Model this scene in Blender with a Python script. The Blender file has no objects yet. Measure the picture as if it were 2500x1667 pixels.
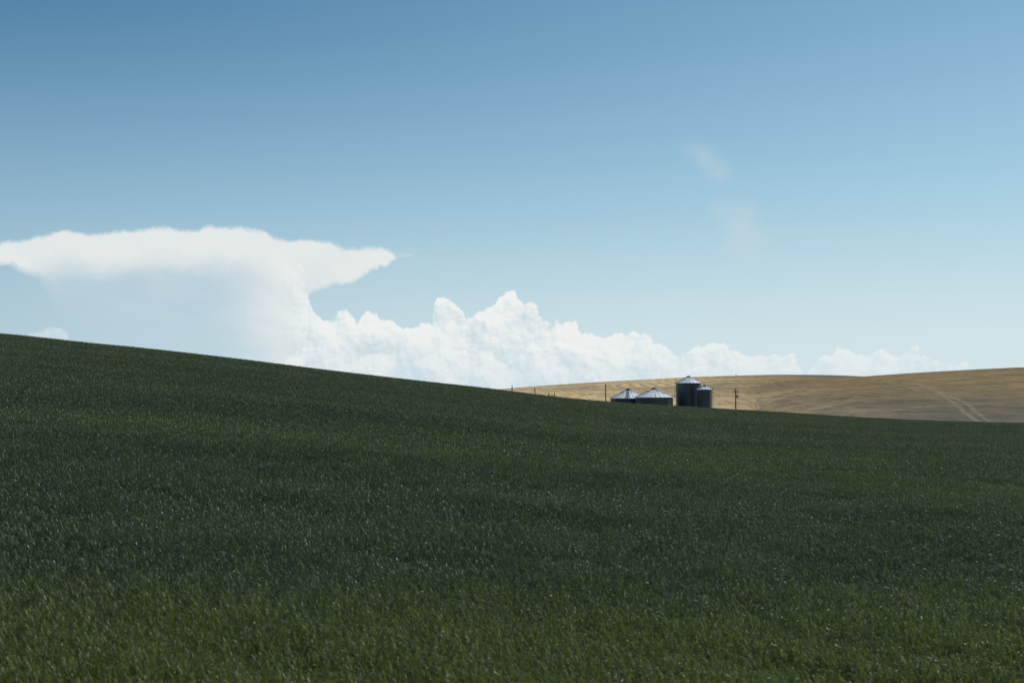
import bpy, bmesh, math, random
import numpy as np
from mathutils import Vector, Matrix
rad = math.radians
scene = bpy.context.scene
C = scene.collection

# ------------------------------------------------------------ camera, light, exposure
ZC = 4.7                                   # eye height above the soil
FPX = 50.0 / 36.0 * 2500.0
PITCH = math.atan((960 - 833.5) / FPX)
cam_d = bpy.data.cameras.new('camera'); cam = bpy.data.objects.new('camera', cam_d); C.objects.link(cam)
cam_d.lens = 50; cam_d.sensor_width = 36; cam_d.clip_start = 0.1; cam_d.clip_end = 60000
cam.location = (0, 0, ZC); cam.rotation_euler = (math.pi / 2 + PITCH, 0, 0)
cam_d.dof.use_dof = True; cam_d.dof.focus_distance = 300; cam_d.dof.aperture_fstop = 1.9
scene.camera = cam
SUN_EL, SUN_AZ = rad(46), rad(55)          # azimuth clockwise from the view direction (+Y)
sd = bpy.data.lights.new('sun', 'SUN'); sun = bpy.data.objects.new('sun', sd); C.objects.link(sun)
sd.energy = 3.6; sd.angle = rad(0.53); sd.color = (1.0, 0.95, 0.87)
sdir = Vector((math.sin(SUN_AZ) * math.cos(SUN_EL), math.cos(SUN_AZ) * math.cos(SUN_EL), math.sin(SUN_EL)))
sun.rotation_euler = sdir.to_track_quat('Z', 'Y').to_euler()
scene.view_settings.view_transform = 'Standard'; scene.view_settings.look = 'None'
scene.view_settings.exposure = 0; scene.view_settings.gamma = 1; scene.view_settings.use_curve_mapping = False
scene.cycles.max_bounces = 6; scene.cycles.diffuse_bounces = 3; scene.cycles.glossy_bounces = 2
scene.cycles.transmission_bounces = 3; scene.cycles.transparent_max_bounces = 6
scene.cycles.sample_clamp_indirect = 4

def pix_dir(px, py):
    x, y = (px - 1250) / FPX, (833.5 - py) / FPX
    c, s = math.cos(PITCH), math.sin(PITCH)
    d = Vector((x, c - y * s, s + y * c)); d.normalize(); return d
def uv(px, py):
    d = pix_dir(px, py); return d.x / d.y, d.z / d.y
def azel(px, py):
    d = pix_dir(px, py); return math.atan2(d.x, d.y) * FPX, math.asin(d.z) * FPX

# ------------------------------------------------------------ tiny node language
class N:
    def __init__(s, nt): s.nt = nt
    def new(s, t, **kw):
        n = s.nt.nodes.new(t)
        for k, v in kw.items(): setattr(n, k, v)
        return n
    def put(s, sock, v):
        if isinstance(v, E): s.nt.links.new(v.o, sock)
        elif v is not None: sock.default_value = v
    def m(s, op, *a, clamp=False):
        n = s.new('ShaderNodeMath', operation=op, use_clamp=clamp)
        for i, v in enumerate(a): s.put(n.inputs[i], v)
        return E(s, n.outputs[0])
    def step(s, v, a, b, c=0.0, d=1.0):
        n = s.new('ShaderNodeMapRange', interpolation_type='SMOOTHSTEP')
        for i, q in enumerate((v, a, b, c, d)): s.put(n.inputs[i], q)
        return E(s, n.outputs[0])
    def mix(s, f, a, b, bt='MIX'):
        n = s.new('ShaderNodeMix', data_type='RGBA', blend_type=bt)
        s.put(n.inputs[0], f)
        for i, q in ((6, a), (7, b)):
            s.put(n.inputs[i], q if isinstance(q, E) or len(q) == 4 else (*q, 1))
        return E(s, n.outputs[2])
    def xyz(s, x, y, z=0.0):
        n = s.new('ShaderNodeCombineXYZ')
        for i, q in enumerate((x, y, z)): s.put(n.inputs[i], q)
        return E(s, n.outputs[0])
    def noise(s, vec, scale, detail=2.0, rough=0.5, out=0, dim='3D', dist=0.0):
        n = s.new('ShaderNodeTexNoise', noise_dimensions=dim)
        s.put(n.inputs['Vector'], vec); s.put(n.inputs['Scale'], scale); n.inputs['Detail'].default_value = detail
        n.inputs['Roughness'].default_value = rough; n.inputs['Distortion'].default_value = dist
        return E(s, n.outputs[out])
    def vor(s, vec, scale, smooth=0.35, dim='2D'):
        n = s.new('ShaderNodeTexVoronoi', voronoi_dimensions=dim, feature='SMOOTH_F1')
        s.put(n.inputs['Vector'], vec); n.inputs['Scale'].default_value = scale; n.inputs['Smoothness'].default_value = smooth
        return E(s, n.outputs['Distance'])
    def curve(s, v, pts, lo, hi, ylo, yhi):
        """piecewise curve through pts over lo..hi, values in ylo..yhi"""
        t = (v - lo) * (1.0 / (hi - lo))
        n = s.new('ShaderNodeFloatCurve'); s.put(n.inputs['Value'], t)
        c = n.mapping.curves[0]; n.mapping.use_clip = True
        P = [((x - lo) / (hi - lo), (y - ylo) / (yhi - ylo)) for x, y in pts]
        if P[0][0] > 0: P.insert(0, (0, P[0][1]))
        if P[-1][0] < 1: P.append((1, P[-1][1]))
        c.points[0].location = P[0]; c.points[1].location = P[-1]
        for p in P[1:-1]: c.points.new(*p)
        for p in c.points: p.handle_type = 'VECTOR' if len(P) > 60 else 'AUTO_CLAMPED'
        n.mapping.update()
        return E(s, n.outputs[0]) * (yhi - ylo) + ylo
class E:
    def __init__(s, n, o): s.n, s.o = n, o
    def __add__(s, q): return s.n.m('ADD', s, q)
    def __radd__(s, q): return s.n.m('ADD', q, s)
    def __sub__(s, q): return s.n.m('SUBTRACT', s, q)
    def __rsub__(s, q): return s.n.m('SUBTRACT', q, s)
    def __mul__(s, q): return s.n.m('MULTIPLY', s, q)
    __rmul__ = __mul__
    def __truediv__(s, q): return s.n.m('DIVIDE', s, q)

# ------------------------------------------------------------ sky with clouds (all in true directions)
world = bpy.data.worlds.new('World'); scene.world = world; world.use_nodes = True
nt = world.node_tree; nt.nodes.clear(); n = N(nt)
SKY_STR = 0.095
sky = n.new('ShaderNodeTexSky', sky_type='NISHITA', sun_disc=False, sun_elevation=SUN_EL, sun_rotation=SUN_AZ,
            altitude=700, air_density=1.15, dust_density=1.2, ozone_density=2.0)
tc = n.new('ShaderNodeTexCoord'); DIR = E(n, tc.outputs['Generated'])
sp = n.new('ShaderNodeSeparateXYZ'); n.put(sp.inputs[0], DIR)
X, Y, Z = (E(n, sp.outputs[i]) for i in range(3))
U = n.m('ARCTAN2', X, Y) * FPX
W = n.m('ARCSINE', Z) * FPX
P = n.xyz(U, W)
# the clear air is deepest blue at a right angle to the sun
cosun = X * sdir.x + Y * sdir.y + Z * sdir.z
away = n.step(cosun, 0.74, 0.22); away_low = n.step(cosun, 0.50, 0.05)
skyc = n.mix(1.0, E(n, sky.outputs[0]), n.mix(away, (0.62, 0.84, 0.86), (0.29, 0.60, 0.74)), 'MULTIPLY')

wn = n.new('ShaderNodeSeparateColor'); n.put(wn.inputs[0], n.noise(P, 1 / 70, 4, 0.6, out=1, dim='2D'))
wu, wv = E(n, wn.outputs[0]) - 0.5, E(n, wn.outputs[1]) - 0.5
Uw, Ww = U + wu * 22, W + wv * 22
def billow(u, w):
    p = n.xyz(u, w)
    return (n.vor(p, 1 / 95) * -1.0 + n.vor(p, 1 / 34, .2) * -0.45 + n.vor(p, 1 / 14, .2) * -0.28 + n.noise(p, 1 / 9, 3, .6, dim='2D') * 0.12 + 1.0)     # about 0 .. 1
B0 = billow(Uw, Ww)
B1 = billow(Uw + 7.0, Ww + 9.0)
B2 = n.vor(n.xyz(Uw, Ww), 1 / 95) - n.vor(n.xyz(Uw + 26.0, Ww + 30.0), 1 / 95)
emb = (B0 - B1) * 1.25 - B2 * 0.42
soft_n = n.noise(n.xyz(U * 0.7, W), 1 / 75, 4, 0.6, dim='2D')

cumulus = [(640, 640), (735, 655), (746, 692), (752, 712), (765, 744), (773, 764), (790, 771), (809, 763), (835, 754), (857, 758), (881, 771),
           (887, 761), (905, 755), (921, 764), (931, 784), (956, 785), (972, 788), (988, 798), (1004, 800), (1029, 790), (1042, 779), (1058, 776),
           (1065, 741), (1087, 723), (1109, 733), (1125, 749), (1133, 772), (1147, 774), (1176, 758), (1205, 747), (1221, 728), (1237, 715),
           (1249, 712), (1256, 711), (1263, 734), (1275, 740), (1297, 752), (1320, 772), (1344, 784), (1355, 776), (1383, 770), (1403, 778),
           (1415, 806), (1436, 810), (1459, 813), (1487, 822), (1506, 813), (1543, 806), (1581, 827), (1609, 843), (1655, 860), (1683, 865),
           (1702, 855), (1740, 838), (1768, 848), (1796, 862), (1828, 871), (1852, 867), (1889, 863), (1922, 869), (1945, 886), (1965, 930)]
right = [(1960, 935), (1985, 892), (2001, 877), (2034, 866), (2072, 862), (2109, 862), (2128, 850), (2156, 846), (2170, 855), (2184, 862), (2202, 857),
         (2231, 854), (2245, 869), (2263, 871), (2282, 883), (2305, 897), (2325, 910), (2343, 897), (2357, 889), (2371, 897), (2400, 915), (2450, 925), (2480, 900), (2520, 893)]
front = [(560, 930), (640, 915), (680, 900), (698, 884), (714, 868), (739, 852), (768, 846), (781, 862), (793, 868), (816, 873), (850, 866), (880, 860),
         (930, 850), (985, 858), (1010, 880), (1050, 870), (1100, 862), (1140, 852), (1175, 844), (1206, 862), (1230, 885), (1290, 842), (1330, 830), (1400, 845), (1440, 850), (1500, 860),
         (1560, 868), (1620, 880), (1700, 890), (1800, 895)]
sm = [(60, 840), (80, 815), (95, 803), (118, 800), (140, 806), (152, 816), (175, 840)]
def prof(u, pts, ext=0):
    q = [azel(*p) for p in pts]; lo, hi = q[0][0], q[-1][0]
    ylo, yhi = min(b for a, b in q) - 5, max(b for a, b in q) + 5
    return n.curve(u, q, lo, hi, ylo, yhi), lo, hi
def win(u, lo, hi, e=12):
    return n.step(u, lo - e, lo + e) * n.step(u, hi - e, hi + e, 1.0, 0.0)
Uq = U + wu * 16 + (B0 - 0.5) * 0
amp = (B0 - 0.42) * 38
def layer(pts, soft=5.0, a=1.0):
    t, lo, hi = prof(Uq, pts)
    D = t - W + amp * a + wv * 12
    return D, n.step(D, -soft, soft) * win(U, lo, hi)
D1, A1 = layer(cumulus)
A1 = A1 * n.step(U, azel(640, 700)[0], azel(800, 700)[0])
D3, A3 = layer(right)
D2, A2 = layer(front, 7.0)
D4, A4 = layer(sm, 8.0)
# further cumulus all round the horizon, outside the picture
outn = n.noise(DIR, 5.0, 3, 0.55)
D5 = (outn - 0.47) * 900 - W + amp
A5 = n.step(D5, -6.0, 6.0) * n.step(n.m('ABSOLUTE', U), 1330, 1700) * n.step(n.m('ABSOLUTE', U), 9000, 10500, 1, 0)
SH, WH = (0.61, 0.72, 0.765), (0.875, 0.89, 0.875)
def shade(D, depth, k=1.15, base=0.90):
    l = base - n.step(D, 0.0, depth) * 0.34 + n.step(D, 16.0, 0.0) * 0.12 + emb * k + (soft_n - 0.5) * 1.5
    return n.mix(n.m('MULTIPLY', l, 1.0, clamp=True), SH, WH)
c1, c2, c3 = shade(D1, 110.0), shade(D2, 60.0), shade(D3, 45.0)
# anvil
topA = [(-160, 640), (-60, 622), (-12, 612), (0, 597), (21, 588), (51, 591), (85, 579), (132, 568), (183, 564), (230, 573), (289, 565), (336, 559), (395, 557), (459, 562), (531, 554), (595, 557), (638, 564),
        (663, 581), (697, 587), (744, 583), (787, 587), (825, 600), (850, 606), (905, 605), (940, 611), (960, 622), (972, 640), (1010, 660)]
botA = [(-160, 640), (-60, 636), (-12, 634), (0, 636), (42, 646), (85, 662), (120, 684), (150, 690), (220, 690), (320, 690), (420, 700), (520, 735), (600, 790), (660, 850), (700, 900), (738, 905),
        (752, 730), (762, 704), (787, 696), (850, 687), (872, 680), (893, 662), (925, 652), (950, 640), (964, 630), (1010, 634)]
sfA = [(-160, 12), (0, 14), (42, 16), (85, 24), (120, 60), (160, 120), (260, 150), (450, 190), (600, 190), (700, 120), (738, 60), (752, 18), (787, 12), (1010, 12)]
ta, lo, hi = prof(U + wu * 10, topA); ba, _, _ = prof(U + wu * 14, botA)
fa = n.curve(U, [(azel(x, 700)[0], y) for x, y in sfA], lo, hi, 0, 200)
wob = (n.noise(P, 1 / 45, 5, 0.62, dim='2D') - 0.5)
DT = ta - W + wob * 28
DB = W - ba + wob * 34
AA = n.step(DT, -7.0, 9.0) * n.step(DB / fa, -1.0, 0.35) * win(U, lo, hi)
streak = n.noise(n.xyz(U * 0.4 + W * 0.3, W * 0.8), 1 / 60, 5, 0.55, dim='2D')
rightw = n.step(U, azel(480, 700)[0], azel(720, 700)[0])
la = 1.0 - n.step(DT, 40.0, 130.0) * 0.95 * (1.0 - rightw * 0.75) + (streak - 0.5) * 0.6
ca = n.mix(n.m('MULTIPLY', la, 1.0, clamp=True), (0.50, 0.635, 0.715), (0.80, 0.83, 0.82))
wisp = n.step(n.noise(n.xyz(U * 0.5, W * 1.6), 1 / 30, 4, 0.6, dim='2D'), 0.42, 0.7) * win(U, azel(968, 0)[0], azel(1015, 0)[0], 14) * win(W, azel(990, 628)[1], azel(990, 608)[1], 8) * 0.6

def streakw(x0, y0, x1, y1, w, a):
    (ua, wa), (ub, wb) = azel(x0, y0), azel(x1, y1); t = (W - wa) * (1 / (wb - wa))
    d = n.m('ABSOLUTE', U - (t * (ub - ua) + ua) + wu * 60)
    return n.step(d, w, 0.0) * n.step(t, -.1, .35) * n.step(t, 1.1, .8) * (soft_n * 1.5 - .15) * a
cir = n.m('ADD', streakw(1690, 340, 1765, 450, 60, .36), streakw(1790, 475, 1840, 650, 80, .50), clamp=True)

# compose: radiance of clouds is absolute, so divide by the strength of the background
k = 1.0 / SKY_STR
def scaled(c): return n.mix(1.0, c, (k, k, k), 'MULTIPLY')
low = n.step(W, -10.0, 170.0, 0.30, 1.0)        # clouds sink into horizon air
hz = (0.68, 0.805, 0.865)
col = skyc
veil = n.step(W, -120.0, 1050.0, 1.0, 0.0)
col = n.mix(veil * 0.95, col, scaled(n.mix(away_low * 0.9, n.mix(n.step(W, 60.0, 620.0), hz, (0.47, 0.69, 0.85)), (0.41, 0.58, 0.69))))
col = n.mix(AA * 0.96, col, scaled(ca))
col = n.mix(cir, col, scaled(n.mix(0.0, (0.62, 0.69, 0.73), WH)))
col = n.mix(wisp, col, scaled(n.mix(0.0, (0.70, 0.77, 0.79), WH)))
for c, a, s_ in ((c1, A1, 0.95), (c3, A3, 0.85), (c2, A2, 0.72), (shade(D4, 40.0), A4, 0.4), (shade(D5, 120.0), A5, 0.85)):
    col = n.mix(a * low * s_, col, scaled(c))
bg = n.new('ShaderNodeBackground'); n.put(bg.inputs[0], col); bg.inputs[1].default_value = SKY_STR
wo = n.new('ShaderNodeOutputWorld'); nt.links.new(bg.outputs[0], wo.inputs[0])
world.cycles.sampling_method = 'MANUAL'; world.cycles.sample_map_resolution = 512

# ------------------------------------------------------------ object helpers
def tag(o, label=None, cat=None, group=None, kind=None):
    for k_, v in (('label', label), ('category', cat), ('group', group), ('kind', kind)):
        if v: o[k_] = v
    return o
def link(name, me, mat=None, parent=None):
    o = bpy.data.objects.new(name, me); C.objects.link(o)
    if mat and not me.materials: me.materials.append(mat)
    if parent: o.parent = parent
    return o
def mesh(name, verts, faces, mat=None, parent=None, smooth=False):
    me = bpy.data.meshes.new(name); me.from_pydata([tuple(v) for v in verts], [], faces); me.update()
    if smooth: me.polygons.foreach_set('use_smooth', [True] * len(me.polygons))
    return link(name, me, mat, parent)
def empty(name, loc, rz=0):
    o = bpy.data.objects.new(name, None); C.objects.link(o); o.location = loc; o.rotation_euler.z = rz; o.empty_display_size = .3; return o
def lathe(prof_, seg=48, a0=0, a1=2 * math.pi):
    full = abs(a1 - a0 - 2 * math.pi) < 1e-6; m_ = seg if full else seg + 1
    v, f = [], []
    for r, z in prof_:
        for i in range(m_):
            a = a0 + (a1 - a0) * i / seg; v.append((r * math.cos(a), r * math.sin(a), z))
    for j in range(len(prof_) - 1):
        for i in range(seg):
            i2 = (i + 1) % m_ if full else i + 1
            f.append((j * m_ + i, j * m_ + i2, (j + 1) * m_ + i2, (j + 1) * m_ + i))
    return v, f
class MB:
    def __init__(s): s.v, s.f = [], []
    def add(s, v, f):
        b = len(s.v); s.v += [tuple(q) for q in v]; s.f += [tuple(b + i for i in g) for g in f]; return s
    def bar(s, p, q, r, seg=8, r2=None):
        p, q = Vector(p), Vector(q); d = (q - p).normalized(); a = d.orthogonal().normalized(); b = d.cross(a); r2 = r if r2 is None else r2
        v = [p + (a * math.cos(t) + b * math.sin(t)) * r for t in [2 * math.pi * i / seg for i in range(seg)]]
        v += [q + (a * math.cos(t) + b * math.sin(t)) * r2 for t in [2 * math.pi * i / seg for i in range(seg)]]
        f = [(i, (i + 1) % seg, seg + (i + 1) % seg, seg + i) for i in range(seg)] + [tuple(range(seg))[::-1], tuple(range(seg, 2 * seg))]
        return s.add(v, f)
    def box(s, c, h):
        x, y, z = c; a, b, c_ = h
        v = [(x + i * a, y + j * b, z + k_ * c_) for i in (-1, 1) for j in (-1, 1) for k_ in (-1, 1)]
        return s.add(v, [(0, 1, 3, 2), (4, 6, 7, 5), (0, 4, 5, 1), (2, 3, 7, 6), (0, 2, 6, 4), (1, 5, 7, 3)])
    def build(s, name, mat, parent=None, smooth=False): return mesh(name, s.v, s.f, mat, parent, smooth)
def material(name):
    m_ = bpy.data.materials.new(name); m_.use_nodes = True; m_.node_tree.nodes.clear(); q = N(m_.node_tree)
    out = q.new('ShaderNodeOutputMaterial'); return m_, q, out
def principled(q, out, color, rough=0.6, metal=0.0, spec=0.5, bump=None, bs=0.3, bd=0.1):
    b = q.new('ShaderNodeBsdfPrincipled'); q.put(b.inputs['Base Color'], color if isinstance(color, E) else (*color, 1))
    q.put(b.inputs['Roughness'], rough); q.put(b.inputs['Metallic'], metal); b.inputs['Specular IOR Level'].default_value = spec
    if bump is not None:
        bn = q.new('ShaderNodeBump'); bn.inputs['Strength'].default_value = bs; bn.inputs['Distance'].default_value = bd
        q.put(bn.inputs['Height'], bump); q.nt.links.new(bn.outputs[0], b.inputs['Normal'])
    q.nt.links.new(b.outputs[0], out.inputs[0]); return b
def objco(q): return E(q, q.new('ShaderNodeTexCoord').outputs['Object'])
def sep(q, v):
    s_ = q.new('ShaderNodeSeparateXYZ'); q.put(s_.inputs[0], v); return [E(q, s_.outputs[i]) for i in range(3)]

# ------------------------------------------------------------ terrain shapes
def interp(pts):
    P_ = np.array([uv(*p) for p in pts])
    def f(u): return np.interp(u, P_[:, 0], P_[:, 1])
    return f
ridge_px = [(-2200, 690), (-800, 745), (-400, 779), (0, 816), (106, 826), (187, 836.5), (361, 852.5), (616, 882), (820, 908), (1010, 930), (1208, 951.5), (1353, 970.5), (1479, 982.5), (1552, 987), (1650, 993),
            (1739, 998), (1850, 1004), (2100, 1020.5), (2292, 1029), (2420, 1032.5), (2500, 1034), (2900, 1040), (4200, 1045)]
_r = interp(ridge_px)
def sm_u(f, u, w=0.012):
    return (f(u - 2 * w) + 2 * f(u - w) + 2 * f(u) + 2 * f(u + w) + f(u + 2 * w)) / 8
def Yc(u): return 178 + 16 * np.tanh(u * 3) + 6 * np.sin(u * 9)
WH_ = 0.78                                   # height of the standing wheat
def z_field(x, y):
    x = np.asarray(x, float); y = np.asarray(y, float); ys = np.maximum(y, 1e-3)
    u = np.clip(x / np.maximum(ys, 2.0), -1.1, 1.1); yc = Yc(u)
    v = sm_u(_r, u); zc = ZC + v * yc - WH_
    t = np.clip(ys / yc, 0, 1)
    h01 = t * t * (3 - 2 * t); h11 = t * t * (t - 1)
    z = zc * h01 + v * yc * h11
    # gentle rolls that vanish towards the crest and the viewer
    z += 0.07 * np.sin(y * 0.16 + x * 0.03) * np.sin(math.pi * t) + 0.05 * np.sin(y * 0.31 - x * 0.05 + 1) * np.sin(math.pi * t)
    b = np.maximum(ys - yc, 0)
    z = z + np.where(b > 0, v * b - 0.00065 * b * b, 0)
    return np.where(y <= 0, 0.0, z)

hill_px = [(-3500, 1010), (600, 985), (900, 972), (1100, 960), (1208, 951), (1302, 942.5), (1479, 931), (1600, 925), (1650, 921.5), (1750, 917.5), (1850, 916), (1909, 916), (1941, 917.5), (2005, 922.5),
           (2046, 923.3), (2104, 919), (2228, 910), (2370, 902), (2500, 896), (2900, 884), (4500, 880)]
_h = interp(hill_px)
def Y1(u): return 820 - 190 * np.clip((u - 0.1) / 0.25, 0, 1) ** 1.0
def z_stub(x, y):
    x = np.asarray(x, float); y = np.asarray(y, float)
    u = np.clip(x / np.maximum(y, 60), -1.3, 1.3)
    vt = sm_u(_h, u, 0.006); vr = np.minimum(sm_u(_r, u), vt)
    # low edge just under the line of the green ridge
    v0 = vr - 0.0068
    y0, y1 = 245.0 + 205.0 * np.clip((0.24 - u) / 0.07, 0, 1) ** 1.0, Y1(u)
    t = (y - y0) / (y1 - y0)
    tt = np.clip(t, 0, 1); S = tt * (1.62 - 0.62 * tt) ; S = 1 - (1 - tt) ** 1.7
    V = v0 + (vt - v0) * S
    V = np.where(t < 0, v0 - 0.0008 * np.minimum(-t, 1), V)
    roll = 0.0007 * np.sin(x * 0.02 + y * 0.013) * np.sin(math.pi * tt)
    V = V + roll - np.where(t > 1, 0.05 * (t - 1) ** 2 + 0.0 * t, 0)
    return ZC + y * V
def grid(name, xs, ys, zf, mat, parent=None):
    Xg, Yg = np.meshgrid(xs, ys); Zg = zf(Xg, Yg); nx, ny = len(xs), len(ys)
    v = np.stack([Xg, Yg, Zg], -1).reshape(-1, 3)
    i = np.arange(nx * ny).reshape(ny, nx)
    f = np.stack([i[:-1, :-1], i[:-1, 1:], i[1:, 1:], i[1:, :-1]], -1).reshape(-1, 4)
    me = bpy.data.meshes.new(name); me.from_pydata(v.tolist(), [], f.tolist()); me.update()
    me.polygons.foreach_set('use_smooth', [True] * len(me.polygons))
    return link(name, me, mat, parent)

# soil under the wheat
m_soil, q, out = material('soil'); p = objco(q)
principled(q, out, q.mix(q.noise(p, 0.8, 5, 0.6), (0.035, 0.030, 0.020), (0.06, 0.055, 0.035)), 0.95, bump=q.noise(p, 4, 5, .6), bs=.6)
ys = np.concatenate([np.linspace(-60, 0, 13), np.linspace(1.5, 235, 150), np.linspace(240, 380, 24)])
f_o = grid('field', np.linspace(-300, 300, 230), ys, z_field, m_soil); tag(f_o, kind='structure', label='dark soil of the green field under the standing wheat')

# stubble hill
m_st, q, out = material('stubble'); p = objco(q); x, y, z = sep(q, p)
w1 = q.noise(p, 0.006, 3, 0.5); w2 = q.noise(p, 0.02, 3, 0.55)
# swaths of the combine: along the contour over most of the hill, sweeping downhill in the upper left
g1 = z * 1.0 + y * 0.035 + w1 * 7 + w2 * 1.3
g2 = x * 0.075 + y * 0.028 + w1 * 5.5
upper = q.step(z + (w1 - .5) * 10, 1.6, 4.5) * q.step(x, 210.0, 90.0) 
def stripes(g, f):
    return q.noise(q.xyz(g * f, w2 * 0.5 + x * 0.025, 0), 1.0, 3, 0.65)
s1 = stripes(g1, 1.7); s1b = stripes(g1 + 40, 5.0)
ph = x * (1 / 5.5) + y * (1 / 190.0) + w1 * 9.0 + w2 * .8
s2 = q.m('SINE', ph * 6.2832) * 0.14 * q.step(q.noise(q.xyz(x * .02, y * .006, 3), 1.0, 2), 0.42, 0.6) + 0.5 + (s1 - .5) * .4
st = s1 * (1 - upper) + s2 * upper
fine = q.noise(q.xyz(x, y * 0.13, 0), 0.4, 4, 0.7); grain = q.noise(q.xyz(x, y * .13, 0), 1.4, 3, 0.7)
big = q.noise(p, 0.0045, 4, 0.55)
straw, soil, rust = (0.48, 0.35, 0.175), (0.12, 0.092, 0.058), (0.19, 0.122, 0.038)
hi_ = q.step(z, -1.0, 9.0)
c = q.mix(q.step(x - y * .13 + (big - .5) * 70, -15.0, 55.0), straw, q.mix(hi_, (0.084, 0.070, 0.040), rust))  # browner ground to the right, its colour also darkened for lens vignetting
c = q.mix(q.step(big + (w2 - .5) * .5, 0.44, 0.62) * 0.5, c, soil)
band = q.noise(q.xyz(x * .05 + y * .01, y * .035, 7), 1.0, 6, .72)
mottle = q.step(st * 0.26 + s1b * 0.06 + fine * 0.26 + grain * 0.26 + band * .32, 0.50, 0.66)
c = q.mix(mottle, q.mix(1.0, c, (0.60, 0.60, 0.60), 'MULTIPLY'), q.mix(1.0, c, (1.5, 1.49, 1.42), 'MULTIPLY'))
pale = q.step(q.noise(q.xyz(x * 0.012, g1 * 0.9, 0), 1.0, 4, 0.6), 0.56, 0.72) * q.step(z, 5.0, 0.0) * 0.75
c = q.mix(pale, c, (0.30, 0.25, 0.17))
principled(q, out, c, 0.9, spec=0.2, bump=st + grain * 0.4, bs=0.5, bd=0.35)
xs = np.concatenate([np.linspace(-700, -20, 60), np.linspace(-10, 520, 240), np.linspace(530, 1100, 50)])
stub = grid('stubble_field', xs, np.linspace(204, 1150, 255), z_stub, m_st); tag(stub, kind='structure', label='pale harvested stubble hill rising behind the grain bins')

# hill far behind, in the saddle, and the land all round
m_far, q, out = material('distant'); p = objco(q); x, y, z = sep(q, p)
principled(q, out, q.mix(q.noise(q.xyz(x * .01, y * .01, z * .4), 1.0, 4), (0.055, 0.05, 0.042), (0.09, 0.08, 0.06)), 0.95)  # dark grey-brown over the whole far hill
_f = interp([(-2500, 990), (1500, 965), (1700, 925), (1790, 917.0), (1860, 914.8), (1941, 914.4), (2005, 914.8), (2069, 916.5), (2104, 918.3), (2200, 925), (2400, 945), (5000, 970)])
def z_far(x, y):
    u = np.clip(x / np.maximum(y, 100), -1.2, 1.2); vt = sm_u(_f, u, 0.006)
    t = (y - 1150) / 550.0
    return ZC + y * (vt - 0.012 * (1 - np.clip(t, 0, 1)) ** 2 - 0.02 * np.maximum(t - 1, 0) ** 2)
fo = grid('far_hill', np.linspace(-900, 1500, 160), np.linspace(1100, 2400, 40), z_far, m_far); tag(fo, kind='structure', label='dark fallow hill seen through the dip of the stubble hill')
m_land, q, out = material('land'); p = objco(q)
principled(q, out, q.mix(q.step(q.noise(p, 0.0012, 4), .42, .58), (0.30, 0.24, 0.14), (0.09, 0.10, 0.05)), 0.95)
v, f = lathe([(9000, -60), (4000, -30), (2500, -22), (600, -18), (1, -16)], 64)
go = mesh('ground', v, [g[::-1] for g in f], m_land, smooth=True); tag(go, kind='structure', label='rolling farmland out to the horizon')

# pale wheel tracks pressed into the stubble: ribbons lying on the hill
m_tr, q, out = material('pressed_straw'); p = objco(q); x, y, z = sep(q, p)
tr = q.new('ShaderNodeBsdfTransparent'); df = q.new('ShaderNodeBsdfDiffuse'); mx = q.new('ShaderNodeMixShader')
q.put(df.inputs[0], q.mix(q.noise(p, .3, 3), (0.36, 0.32, 0.23), (0.48, 0.43, 0.31)))
att = q.new('ShaderNodeAttribute', attribute_name='edge'); ed = E(q, att.outputs['Fac'])
q.put(mx.inputs[0], q.step(q.noise(q.xyz(x, y * .4, 0), .5, 5, .75) + ed * .28, .55, .95) * 0.62)
q.nt.links.new(tr.outputs[0], mx.inputs[1]); q.nt.links.new(df.outputs[0], mx.inputs[2]); q.nt.links.new(mx.outputs[0], out.inputs[0])
def hit_stub(px, py):
    u, v_ = uv(px, py); yy = np.linspace(245, float(Y1(np.array(u))), 500)
    V = (z_stub(u * yy, yy) - ZC) / yy; i = int(np.argmax(V >= v_)); i = i if V[i] >= v_ else len(yy) - 1
    return Vector((u * yy[i], yy[i], 0))
def ribbon(name, pts, w):
    P_ = [hit_stub(*p_) for p_ in pts]; line = []
    for a in range(len(P_) - 1):
        p0, p1, p2, p3 = P_[max(a - 1, 0)], P_[a], P_[a + 1], P_[min(a + 2, len(P_) - 1)]
        for j in range(14):
            t = j / 14; line.append(0.5 * ((2 * p1) + (p2 - p0) * t + (2 * p0 - 5 * p1 + 4 * p2 - p3) * t * t + (3 * p1 - p0 - 3 * p2 + p3) * t ** 3))
    line.append(P_[-1]); vs, fs, ee = [], [], []
    for i, c_ in enumerate(line):
        d = (line[min(i + 1, len(line) - 1)] - line[max(i - 1, 0)]).normalized(); s_ = Vector((-d.y, d.x, 0))
        for kk in range(5):
            o_ = c_ + s_ * w * (kk / 2 - 1); vs.append((o_.x, o_.y, float(z_stub(o_.x, o_.y)) + 0.05)); ee.append((0, .8, 1, .8, 0)[kk])
    for i in range(len(line) - 1):
        for kk in range(4): b = i * 5 + kk; fs.append((b, b + 1, b + 6, b + 5))
    o = mesh(name, vs, fs, m_tr, smooth=True); a_ = o.data.attributes.new('edge', 'FLOAT', 'POINT'); a_.data.foreach_set('value', ee)
    return o
def c3(x, y): return (1750 + x / 3.136, 850 + y / 3.136)
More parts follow.
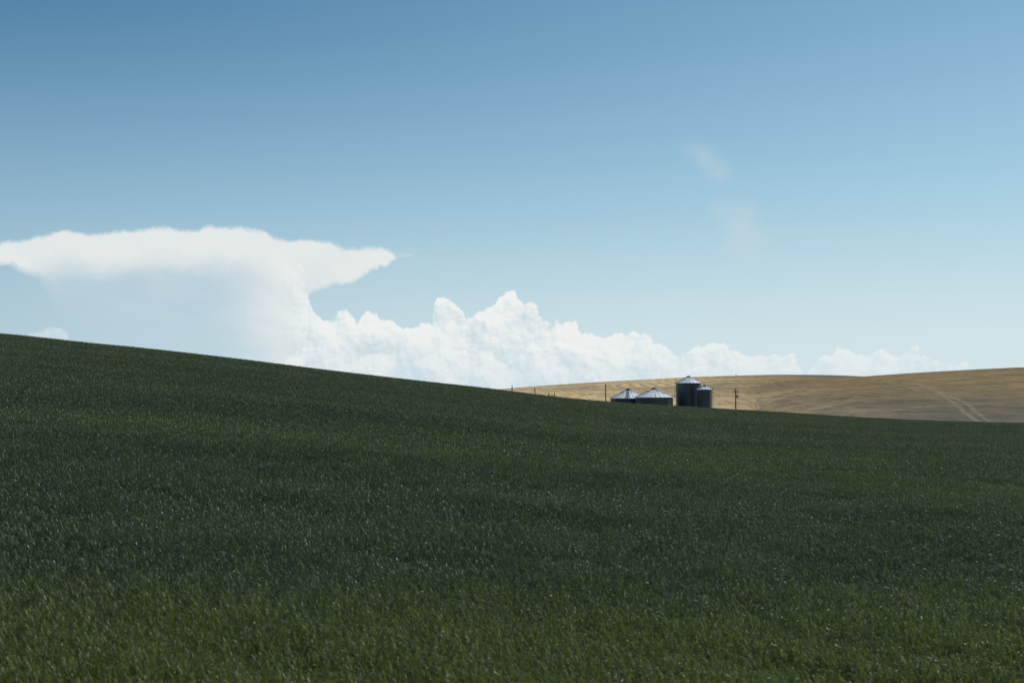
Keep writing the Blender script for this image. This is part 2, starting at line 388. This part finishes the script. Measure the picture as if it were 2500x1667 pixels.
tracks = [('two wheel lines curving down the right of the stubble hill', [c3(1400, 262), c3(1560, 290), c3(1700, 350), c3(1820, 425), c3(1900, 495), c3(2000, 565)], .95),
          ('wheel line right beside its twin on the right of the stubble hill', [c3(1490, 262), c3(1640, 310), c3(1760, 365), c3(1900, 415), c3(1985, 490), c3(2090, 568)], .95),
          ('looping pale mark close right of the pole with the transformer', [c3(290, 470), c3(300, 415), c3(330, 385), c3(250, 370)], 1.0),
          ('short pale mark right of the looping one', [c3(348, 470), c3(345, 430), c3(330, 390), c3(430, 360)], 1.0),
          ('pale straw line running up from the low corner of the stubble', [c3(900, 515), c3(1200, 490), c3(1600, 450), c3(2100, 425)], 1.6),
          ('pale straw line along the green edge', [c3(560, 395), c3(700, 430), c3(900, 460), c3(1060, 465)], 1.5),
          ('faint arc above the wheel tracks', [c3(1180, 305), c3(1300, 290), c3(1420, 290), c3(1560, 330)], 1.0)]
for lb, pts, w in tracks: tag(ribbon('track', pts, w), kind='structure', label=lb)

# ------------------------------------------------------------ wheat
m_wh, q, out = material('wheat_leaf')
oi = q.new('ShaderNodeObjectInfo'); loc = E(q, oi.outputs['Location'])
at = q.new('ShaderNodeAttribute', attribute_name='tone'); tone = E(q, at.outputs['Fac'])
pos = E(q, q.new('ShaderNodeNewGeometry').outputs['Position']); px_, py_, pz_ = sep(q, pos)
b1 = q.noise(q.xyz(px_ * .45, py_ * 1.5, 0), 0.07, 3, 0.55); b2 = q.noise(q.xyz(px_, py_, 0), 0.45, 3, 0.6)
patch = q.step(b1 * .5 + b2 * .5, 0.33, 0.67)
base = q.mix(patch, (0.054, 0.071, 0.054), (0.090, 0.114, 0.066))
base = q.mix(q.step(tone + (b1 - .5) * .5 + q.step(py_ + (b2 - .5) * 16, 29.0, 20.0) * .50 - q.step(py_, 26.0, 32.0) * q.step(py_, 60.0, 40.0) * .12 - q.step(py_, 60.0, 120.0) * .1, 0.55, 1.0) * 0.85, base, (0.17, 0.195, 0.06))
pr = q.new('ShaderNodeBsdfPrincipled'); q.put(pr.inputs['Base Color'], base); q.put(pr.inputs['Roughness'], 0.34 + tone * 0.25); pr.inputs['Specular IOR Level'].default_value = 0.30
trl = q.new('ShaderNodeBsdfTranslucent'); q.put(trl.inputs[0], q.mix(1.0, base, (1.3, 1.5, .6), 'MULTIPLY'))
mx = q.new('ShaderNodeMixShader'); mx.inputs[0].default_value = 0.30
q.nt.links.new(pr.outputs[0], mx.inputs[1]); q.nt.links.new(trl.outputs[0], mx.inputs[2]); q.nt.links.new(mx.outputs[0], out.inputs[0])

def wheat_patch(name, size, count, seed, wide=1.0, leaves=3):
    rg = np.random.default_rng(seed); V, F, T = [], [], []
    def ribbon_(pts, ws, side, tone_):
        b = len(V)
        for p_, w in zip(pts, ws):
            V.append(p_ - side * w); V.append(p_ + side * w); T.extend((tone_, tone_))
        for i in range(len(pts) - 1): F.append((b + 2 * i, b + 2 * i + 1, b + 2 * i + 3, b + 2 * i + 2))
    for i in range(count):
        x0, y0 = rg.uniform(-size / 2, size / 2, 2); h = WH_ * (rg.normal(0.86, 0.06) + .14 * math.sin(x0 * 12 + seed + 2 * math.sin(y0 * 9)) * math.sin(y0 * 14 + seed * 2))
        ln = rg.normal(0, 0.06, 2) + np.array([-0.05, -0.02]); tn = rg.random() ** 2
        b0 = np.array([x0, y0, h * 0.35]); top = np.array([x0 + ln[0], y0 + ln[1], h])
        a = rg.uniform(0, math.pi); side = np.array([math.cos(a), math.sin(a), 0])
        ribbon_([b0, top], [0.0025 * wide] * 2, side, tn)
        for L in range(leaves):
            t = rg.uniform(0.5, 0.97); o_ = b0 + (top - b0) * t
            a = rg.uniform(0, 2 * math.pi); d = np.array([math.cos(a), math.sin(a), 0]); s_ = np.array([-math.sin(a), math.cos(a), rg.normal(0, .35)])
            l = rg.uniform(0.14, 0.26); up = rg.uniform(0.75, 1.25); w = rg.uniform(0.0035, 0.0065) * wide
            droop = rg.uniform(0.0, 0.55) if rg.random() < .93 else 1.1
            pts = [o_, o_ + l * (d * .18 + np.array([0, 0, .42 * up])), o_ + l * (d * .38 + np.array([0, 0, .70 * up - .10 * droop])), o_ + l * (d * .66 + np.array([0, 0, .78 * up - .55 * droop]))]
            ribbon_(pts, [w * .8, w, w * .8, w * .08], s_, min(1, max(0, tn * .6 + rg.random() * .5)))
        if rg.random() < 0.35:           # young ear
            a = rg.uniform(0, math.pi); s_ = np.array([math.cos(a), math.sin(a), 0]); e = top + np.array([ln[0] * .2, ln[1] * .2, 0.09])
            for s2 in (s_, np.array([-s_[1], s_[0], 0])):
                ribbon_([top, top * .6 + e * .4, e], [0.003 * wide, 0.0065 * wide, 0.001], s2, 0.7)
    me = bpy.data.meshes.new(name); me.from_pydata([tuple(v_) for v_ in V], [], F); me.update()
    a_ = me.attributes.new('tone', 'FLOAT', 'POINT'); a_.data.foreach_set('value', T)
    me.materials.append(m_wh)
    return bpy.data.objects.new(name, me)       # only instanced inside the crop object
near = [wheat_patch('wheat_sod', 1.15, 430, s_) for s_ in (1, 2, 3)]
far = [wheat_patch('wheat_sod_sparse', 2.3, 800, s_, 1.5, 3) for s_ in (4, 5, 6)]
def crop_group(srcs):
    ng = bpy.data.node_groups.new('crop', 'GeometryNodeTree')
    ng.interface.new_socket('Geometry', in_out='INPUT', socket_type='NodeSocketGeometry'); ng.interface.new_socket('Geometry', in_out='OUTPUT', socket_type='NodeSocketGeometry')
    nn, ll = ng.nodes, ng.links; gi = nn.new('NodeGroupInput'); go_ = nn.new('NodeGroupOutput'); jn = nn.new('GeometryNodeJoinGeometry')
    for s_ in srcs:
        o = nn.new('GeometryNodeObjectInfo'); o.inputs['Object'].default_value = s_; o.inputs['As Instance'].default_value = True
        ll.new(o.outputs['Geometry'], jn.inputs[0])
    ip = nn.new('GeometryNodeInstanceOnPoints'); ip.inputs['Pick Instance'].default_value = True
    ll.new(gi.outputs[0], ip.inputs['Points']); ll.new(jn.outputs[0], ip.inputs['Instance'])
    for nm, ty, sk in (('pick', 'INT', 'Instance Index'), ('turn', 'FLOAT_VECTOR', 'Rotation'), ('size', 'FLOAT_VECTOR', 'Scale')):
        na = nn.new('GeometryNodeInputNamedAttribute'); na.data_type = ty; na.inputs[0].default_value = nm
        ll.new(na.outputs[0], ip.inputs[sk])
    ll.new(ip.outputs[0], go_.inputs[0]); return ng
rs = np.random.default_rng(11)
def lump(x, y):
    return (np.sin(x * .55 + 1.3 * np.sin(y * .31)) * np.sin(y * .47 + 1.1 * np.sin(x * .23 + 1)) * .5 + np.sin(x * 1.7 + y * .9 + 2 * np.sin(y * .6)) * .25 + np.sin(x * .11 - y * .19) * .35)
def crop(name, x0, x1, y0, y1, cell, keep, srcs, label):
    xs_ = np.arange(x0, x1, cell); ys_ = np.arange(y0, y1, cell); Xc, Yg = np.meshgrid(xs_, ys_); Xc = Xc.ravel(); Yg = Yg.ravel()
    Xc = Xc + rs.uniform(-.12, .12, Xc.size) * cell; Yg = Yg + rs.uniform(-.12, .12, Yg.size) * cell
    k_ = keep(Xc, Yg); Xc, Yg = Xc[k_], Yg[k_]; Zc = z_field(Xc, Yg)
    me = bpy.data.meshes.new(name); me.from_pydata(np.stack([Xc, Yg, Zc], -1).tolist(), [], [])
    a = me.attributes.new('pick', 'INT', 'POINT'); a.data.foreach_set('value', rs.integers(0, 3, Xc.size).astype(np.int32))
    a = me.attributes.new('turn', 'FLOAT_VECTOR', 'POINT'); t = np.zeros((Xc.size, 3), np.float32)
    gx = (z_field(Xc + 1, Yg) - z_field(Xc - 1, Yg)) / 2; gy = (z_field(Xc, Yg + 1) - z_field(Xc, Yg - 1)) / 2
    spin = rs.integers(0, 4, Xc.size) * math.pi / 2 + rs.uniform(-.15, .15, Xc.size); up_ = Vector((0, 0, 1))
    for i in range(Xc.size):                    # sods lie on the slope
        t[i] = (up_.rotation_difference(Vector((-gx[i], -gy[i], 1))).to_matrix() @ Matrix.Rotation(spin[i], 3, 'Z')).to_euler()
    a.data.foreach_set('vector', t.ravel())
    a = me.attributes.new('size', 'FLOAT_VECTOR', 'POINT'); s_ = np.ones((Xc.size, 3), np.float32); s_[:, 2] = 1 + (.18 if cell < 1.5 else .022) * lump(Xc, Yg) + rs.normal(0, .02 if cell < 1.5 else .006, Xc.size); a.data.foreach_set('vector', s_.ravel())
    o = link(name, me); md = o.modifiers.new('crop', 'NODES'); md.node_group = crop_group(srcs)
    tag(o, label, 'wheat', kind='stuff'); print(name, Xc.size); return o
crop('wheat', -62, 62, 8.5, 62, 1.05, lambda x, y: np.abs(x) < y * .62 + 12, near, 'dense green wheat standing in the near half of the field')
crop('wheat', -190, 190, 62, 230, 2.0, lambda x, y: (np.abs(x) < y * .62 + 25) & (y < Yc(x / y) + 24), far, 'dark green wheat covering the slope up to the ridge')

# ------------------------------------------------------------ metals, wood
m_gal, q, out = material('galvanised_steel'); p = objco(q); x, y, z = sep(q, p)
ring = q.noise(q.xyz(0, 0, q.m('FLOOR', z / 0.82)), 9.7, 0)
sheet = q.noise(q.xyz(q.m('FLOOR', q.m('ARCTAN2', y, x) * 3.2), q.m('FLOOR', z / .82), 0), 7.3, 0)
cc = q.mix(sheet * .6 + q.noise(p, 1.3, 4, .7) * .4, (0.045, 0.068, 0.085), (0.075, 0.105, 0.125))  # wall colour lowered to carry the shade on the near side of the bins
principled(q, out, cc, 0.42 + ring * .06, 0.7)
m_roof, q, out = material('roof_steel'); p = objco(q); oi = q.new('ShaderNodeObjectInfo'); rnd = E(q, oi.outputs['Random'])
principled(q, out, q.mix(rnd * .6 + q.noise(p, 2, 4, .6) * .4, (0.70, 0.74, 0.78), (0.80, 0.84, 0.88)), 0.5, 0.12)  # same steel as the walls, whitened to carry the sunlight on the roofs
def plain(name, c, r=.6, m_=0.0):
    a, q_, o_ = material(name); pp = objco(q_)
    principled(q_, o_, q_.mix(q_.noise(pp, 3, 4, .6), tuple(v_ * .75 for v_ in c), tuple(v_ * 1.2 for v_ in c)), r, m_); return a
m_seam = plain('seam_steel', (0.09, 0.105, 0.12), .5, .6)
m_rib = plain('rib_steel', (0.34, 0.37, 0.40), .5, .3)
m_red = plain('red_paint', (0.36, 0.055, 0.035), .55); m_dark = plain('dark_steel', (0.05, 0.055, 0.06), .5, .4)
m_conc = plain('concrete', (0.30, 0.29, 0.27), .9); m_wood = plain('weathered_wood', (0.045, 0.032, 0.03), .85); m_grey = plain('grey_tank', (0.30, 0.32, 0.34), .5, .3)
m_porc = plain('porcelain', (0.30, 0.22, 0.18), .25)

# ------------------------------------------------------------ grain bins
YS = 420.0
def at(px, py, Y): u_, v_ = uv(px, py); return u_ * Y, ZC + v_ * Y
def grain_bin(px, y_eave, y_top, dpx, Y, label, n_pan, cap_mat, cap_r, cap_h, ladder=None, roof_ladder=None, hatch=0.0):
    X0, ze = at(px, y_eave, Y); _, zt = at(px, y_top, Y); R = dpx / 2 / FPX * Y; zb = -2.1
    root = empty('grain_bin', (X0, Y, zb)); tag(root, label, 'grain bin', 'steel grain bins at the foot of the stubble hill')
    H = ze - zb; rise = zt - ze
    mesh('foundation', *lathe([(0.01, -1.2), (R + .25, -1.2), (R + .25, .12), (0.01, .12)], 40), m_conc, root)
    # corrugated wall, a sheet ring every 0.82 m with a lap
    pr_ = []; z_ = .12
    while z_ < H - .01:
        tier = int((z_ - .12) / .82); k2 = (z_ - .12) % .82
        pr_.append((R - .05 + .024 * math.sin(z_ * 2 * math.pi / .205) + (.012 if tier % 2 else 0), z_)); z_ += .0342
    pr_.append((R - .05, H)); mesh('wall', *lathe(pr_, 72), m_gal, root, smooth=True)
    ns = max(8, int(R * 3.2))
    for i in range(ns):
        a = 2 * math.pi * (i + .5) / ns; st_ = MB().box((R + .005, 0, H / 2 + .05), (.02, .04, H / 2 - .1)).build('stiffener', m_gal, root)
        st_.rotation_euler.z = a
    mesh('eave_ring', *lathe([(R - .08, H - .06), (R + .07, H - .06), (R + .09, H - .01), (R - .08, H - .01)], 64), m_dark, root)
    # roof: single wedge sheets with an upturned rib on one side
    rc = cap_r; da = 2 * math.pi / n_pan; Re = R + .16; z0 = H - .03; zt_ = H + rise
    def rp(r): return z0 + (zt_ - z0) * (Re - r) / (Re - rc)
    vs, fs = [], []
    for a_, lift in ((0, 0), (da * .46, .0), (da * .93, 0), (da * .95, .11), (da * .99, .11), (da * 1.0, 0)):
        for r in (Re, (Re + rc) / 2, rc): vs.append((r * math.cos(a_), r * math.sin(a_), rp(r) + lift))
    for i in range(5):
        for j in range(2): b_ = i * 3 + j; fs.append((b_, b_ + 3, b_ + 4, b_ + 1))
    base_n = len(vs)
    for a_ in (0, da):                                  # turned-down lip at the eave
        vs.append((Re * math.cos(a_), Re * math.sin(a_), z0 - .09))
    fs.append((0, base_n, base_n + 1, 15))
    pm = bpy.data.meshes.new('roof_panel'); pm.from_pydata(vs, [], fs); pm.update(); pm.materials.append(m_roof)
    rv, rf = [], []
    for a_ in (-.028 / R, .028 / R):
        for r, l in ((Re + .01, .0), (Re + .01, .14), (rc, .14), (rc, .0)): rv.append((r * math.cos(a_), r * math.sin(a_), rp(r) + l - .02))
    rm = bpy.data.meshes.new('roof_rib'); rm.from_pydata(rv, [], [(0, 1, 5, 4), (1, 2, 6, 5), (0, 3, 2, 1), (4, 5, 6, 7), (2, 3, 7, 6)]); rm.update(); rm.materials.append(m_rib)
    for i in range(n_pan):
        o = link('roof_panel', pm, None, root); o.rotation_euler.z = i * da
        rb = link('rib', rm, None, o); rb.rotation_euler.z = 0
    # collar and lid
    mesh('collar', *lathe([(rc + .02, zt_ - H * 0 - .05), (rc + .05, zt_ + .12), (rc - .05, zt_ + .12)], 32), m_dark if cap_mat is m_dark else m_roof, root)
    lid = mesh('roof_cap', *lathe([(rc + .12, zt_ + .10), (rc + .12, zt_ + .10 + cap_h * .55), (rc * .6, zt_ + .1 + cap_h), (.01, zt_ + .1 + cap_h * 1.05)], 28), cap_mat, root)
    if hatch:
        hb = MB(); r_ = R * .62; hb.box((r_, 0, rp(r_) + .14), (.35, .35, .12)); h_ = hb.build('roof_hatch', m_roof, root); h_.rotation_euler.z = hatch
    # small vents round the top
    for i in range(4):
        a = .6 + i * math.pi / 2; r_ = rc + (Re - rc) * .25; vb = MB(); vb.bar((0, 0, -.05), (0, 0, .28), .14, 10).bar((0, 0, .26), (0, 0, .36), .22, 10, .05)
        vt = vb.build('roof_vent', m_roof, root); vt.location = (r_ * math.cos(a), r_ * math.sin(a), rp(r_))
    if ladder is not None:                               # ladder with cage rings up the wall
        L = empty('ladder', (0, 0, 0), ladder); L.parent = root; rx = R + .22
        for s_ in (-.2, .2): MB().box((rx, s_, H / 2 + .35), (.035, .035, H / 2 + .1)).build('rail', m_dark, L)
        rung = MB().bar((rx, -.2, 0), (rx, .2, 0), .02, 6).build('rung', m_dark, L); rung.location.z = .5
        zz = .9
        while zz < H + .3:
            c_ = rung.copy(); C.objects.link(c_); c_.parent = L; c_.location.z = zz; zz += .4
        for zz in np.arange(2.4, H + .5, 1.1):
            hp = []
            for i in range(9):
                t = -math.pi / 2 + math.pi * i / 8; hp.append((rx + .42 * math.cos(t), .33 * math.sin(t), zz))
            hb = MB()
            for i in range(8): hb.bar(hp[i], hp[i + 1], .025, 5)
            hb.build('cage_hoop', m_dark, L)
            MB().box((R + .1, 0, zz), (.14, .04, .03)).build('bracket', m_dark, L)
        MB().box((rx + .42, 0, (H + 2.6) / 2), (.02, .03, (H - 1.9) / 2)).build('cage_strip', m_dark, L)
    if roof_ladder is not None:                          # steps up the roof
        L = empty('roof_ladder', (0, 0, 0), roof_ladder); L.parent = root
        for i in range(6):
            r_ = Re - .25 - (Re - rc - .9) * i / 5; MB().box((r_, 0, rp(r_) + .17), (.09, .45 - .03 * i, .07)).build('step', m_dark, L)
        r0, r1 = Re - .1, rc + .1
        for s_ in (-.3,): MB().bar((r0, s_, rp(r0) + .12), (r1, s_, rp(r1) + .12), .022, 5).build('rail', m_dark, L)
    return root
HP = -math.pi / 2
grain_bin(1534.2, 971.4, 950.8, 88, YS + 9, 'leftmost wide low bin with red cap and dark steps up its roof', 24, m_red, .50, .34, roof_ladder=HP - .13)
grain_bin(1597.2, 969.2, 949.6, 91.5, YS - 1, 'wide low grain bin with red cap overlapping its twin, its right side sunlit', 24, m_red, .55, .42, hatch=HP + .9)
grain_bin(1681.3, 934.4, 919.6, 59, YS + 4, 'tallest grain bin with dark cap and a caged ladder down its left side', 20, m_dark, .38, .22, ladder=math.pi + .12)
grain_bin(1719.8, 949.9, 941.9, 35.8, YS - 3.5, 'narrow grain bin tucked against the right side of the tallest one', 16, m_dark, .36, .2, ladder=-.05)

# ------------------------------------------------------------ poles
def post(px, y0, Y, r, label, name='wooden_post', taper=.75, lean=0.0, group='dark posts along the edge of the wheat'):
    X0, zt = at(px, y0, Y); zb = float(z_stub(X0, Y)) - .4
    root = empty(name, (X0, Y, zb)); root.rotation_euler.y = lean; tag(root, label, 'post', group)
    H = zt - zb; MB().bar((0, 0, 0), (0, 0, H - .05), r, 10, r * taper).bar((0, 0, H - .05), (0, 0, H + .03), r * taper, 10, r * taper * .6).build('shaft', m_wood, root, True)
    return root, H
post(1250.3, 941, 395, .17, 'thin dark post standing farthest left, its top against the sky')
post(1306, 947, 400, .17, 'second dark post from the left, well under the crest line')
post(1339.5, 959.5, 385, .19, 'short stout post, left one of the close pair')
post(1353.4, 958, 385, .15, 'short slimmer post, right one of the close pair')
rt, H = post(1478.7, 937.5, YS + 6, .19, 'tall bare pole just left of the wide grain bins', 'pole'); rt['category'] = 'pole'
MB().box((0, -.16, H - .5), (.10, .05, .12)).build('bracket', m_dark, rt)
for zz in (H - .3, H - 1.2): MB().bar((-.16, 0, zz), (-.3, 0, zz + .08), .05, 8).build('insulator', m_porc, rt)
X0, zt = at(1796, 948.2, 430); zb = float(z_stub(X0, 430)) - .4
up = empty('utility_pole', (X0, 430, zb)); tag(up, 'utility pole with a crossarm and grey transformer right of the tall bins', 'utility pole'); H = zt - zb
MB().bar((0, 0, 0), (0, 0, H), .21, 12, .15).build('shaft', m_wood, up, True)
arm = MB().box((0, -.17, H - .95), (.82, .07, .09)).build('crossarm', m_wood, up)
for dx in (-.7, -.35, .35, .7): MB().bar((dx, -.17, H - .88), (dx, -.17, H - .74), .03, 8).bar((dx, -.17, H - .78), (dx, -.17, H - .64), .075, 8, .045).build('insulator', m_porc, arm)
for s_ in (-1, 1): MB().bar((s_ * .55, -.17, H - 1.0), (0, -.16, H - 1.5), .025, 6).build('brace', m_dark, up)
tr_ = MB().add(*lathe([(.01, -.5), (.27, -.5), (.29, -.44), (.29, .42), (.25, .5), (.01, .52)], 20)).build('transformer', m_grey, up, True); tr_.location = (.53, 0, H - 2.45)
MB().box((-.32, 0, .2), (.12, .1, .05)).box((-.32, 0, -.25), (.12, .1, .05)).build('bracket', m_dark, tr_)
for dx in (-.1, .1): MB().bar((dx, 0, .5), (dx, 0, .8), .045, 8, .03).build('bushing', m_porc, tr_)
MB().bar((.18, -.02, H - 1.5), (.18, -.02, H - 1.25), .05, 8).bar((.0, -.02, H - 1.4), (.2, -.02, H - 1.4), .02, 6).build('fuse', m_grey, up)
for px, lb in ((1795.5, 'left of two tiny masts on the crest of the stubble hill'), (1799, 'right of two tiny masts on the crest of the stubble hill')):
    X0, zt = at(px, 911.5, 800); zb = float(z_stub(X0, 800)) - 2
    o = MB().bar((0, 0, 0), (0, 0, zt - zb), .11, 6, .08).build('mast', m_dark); o.location = (X0, 800, zb); tag(o, lb, 'mast', 'masts on the crest')
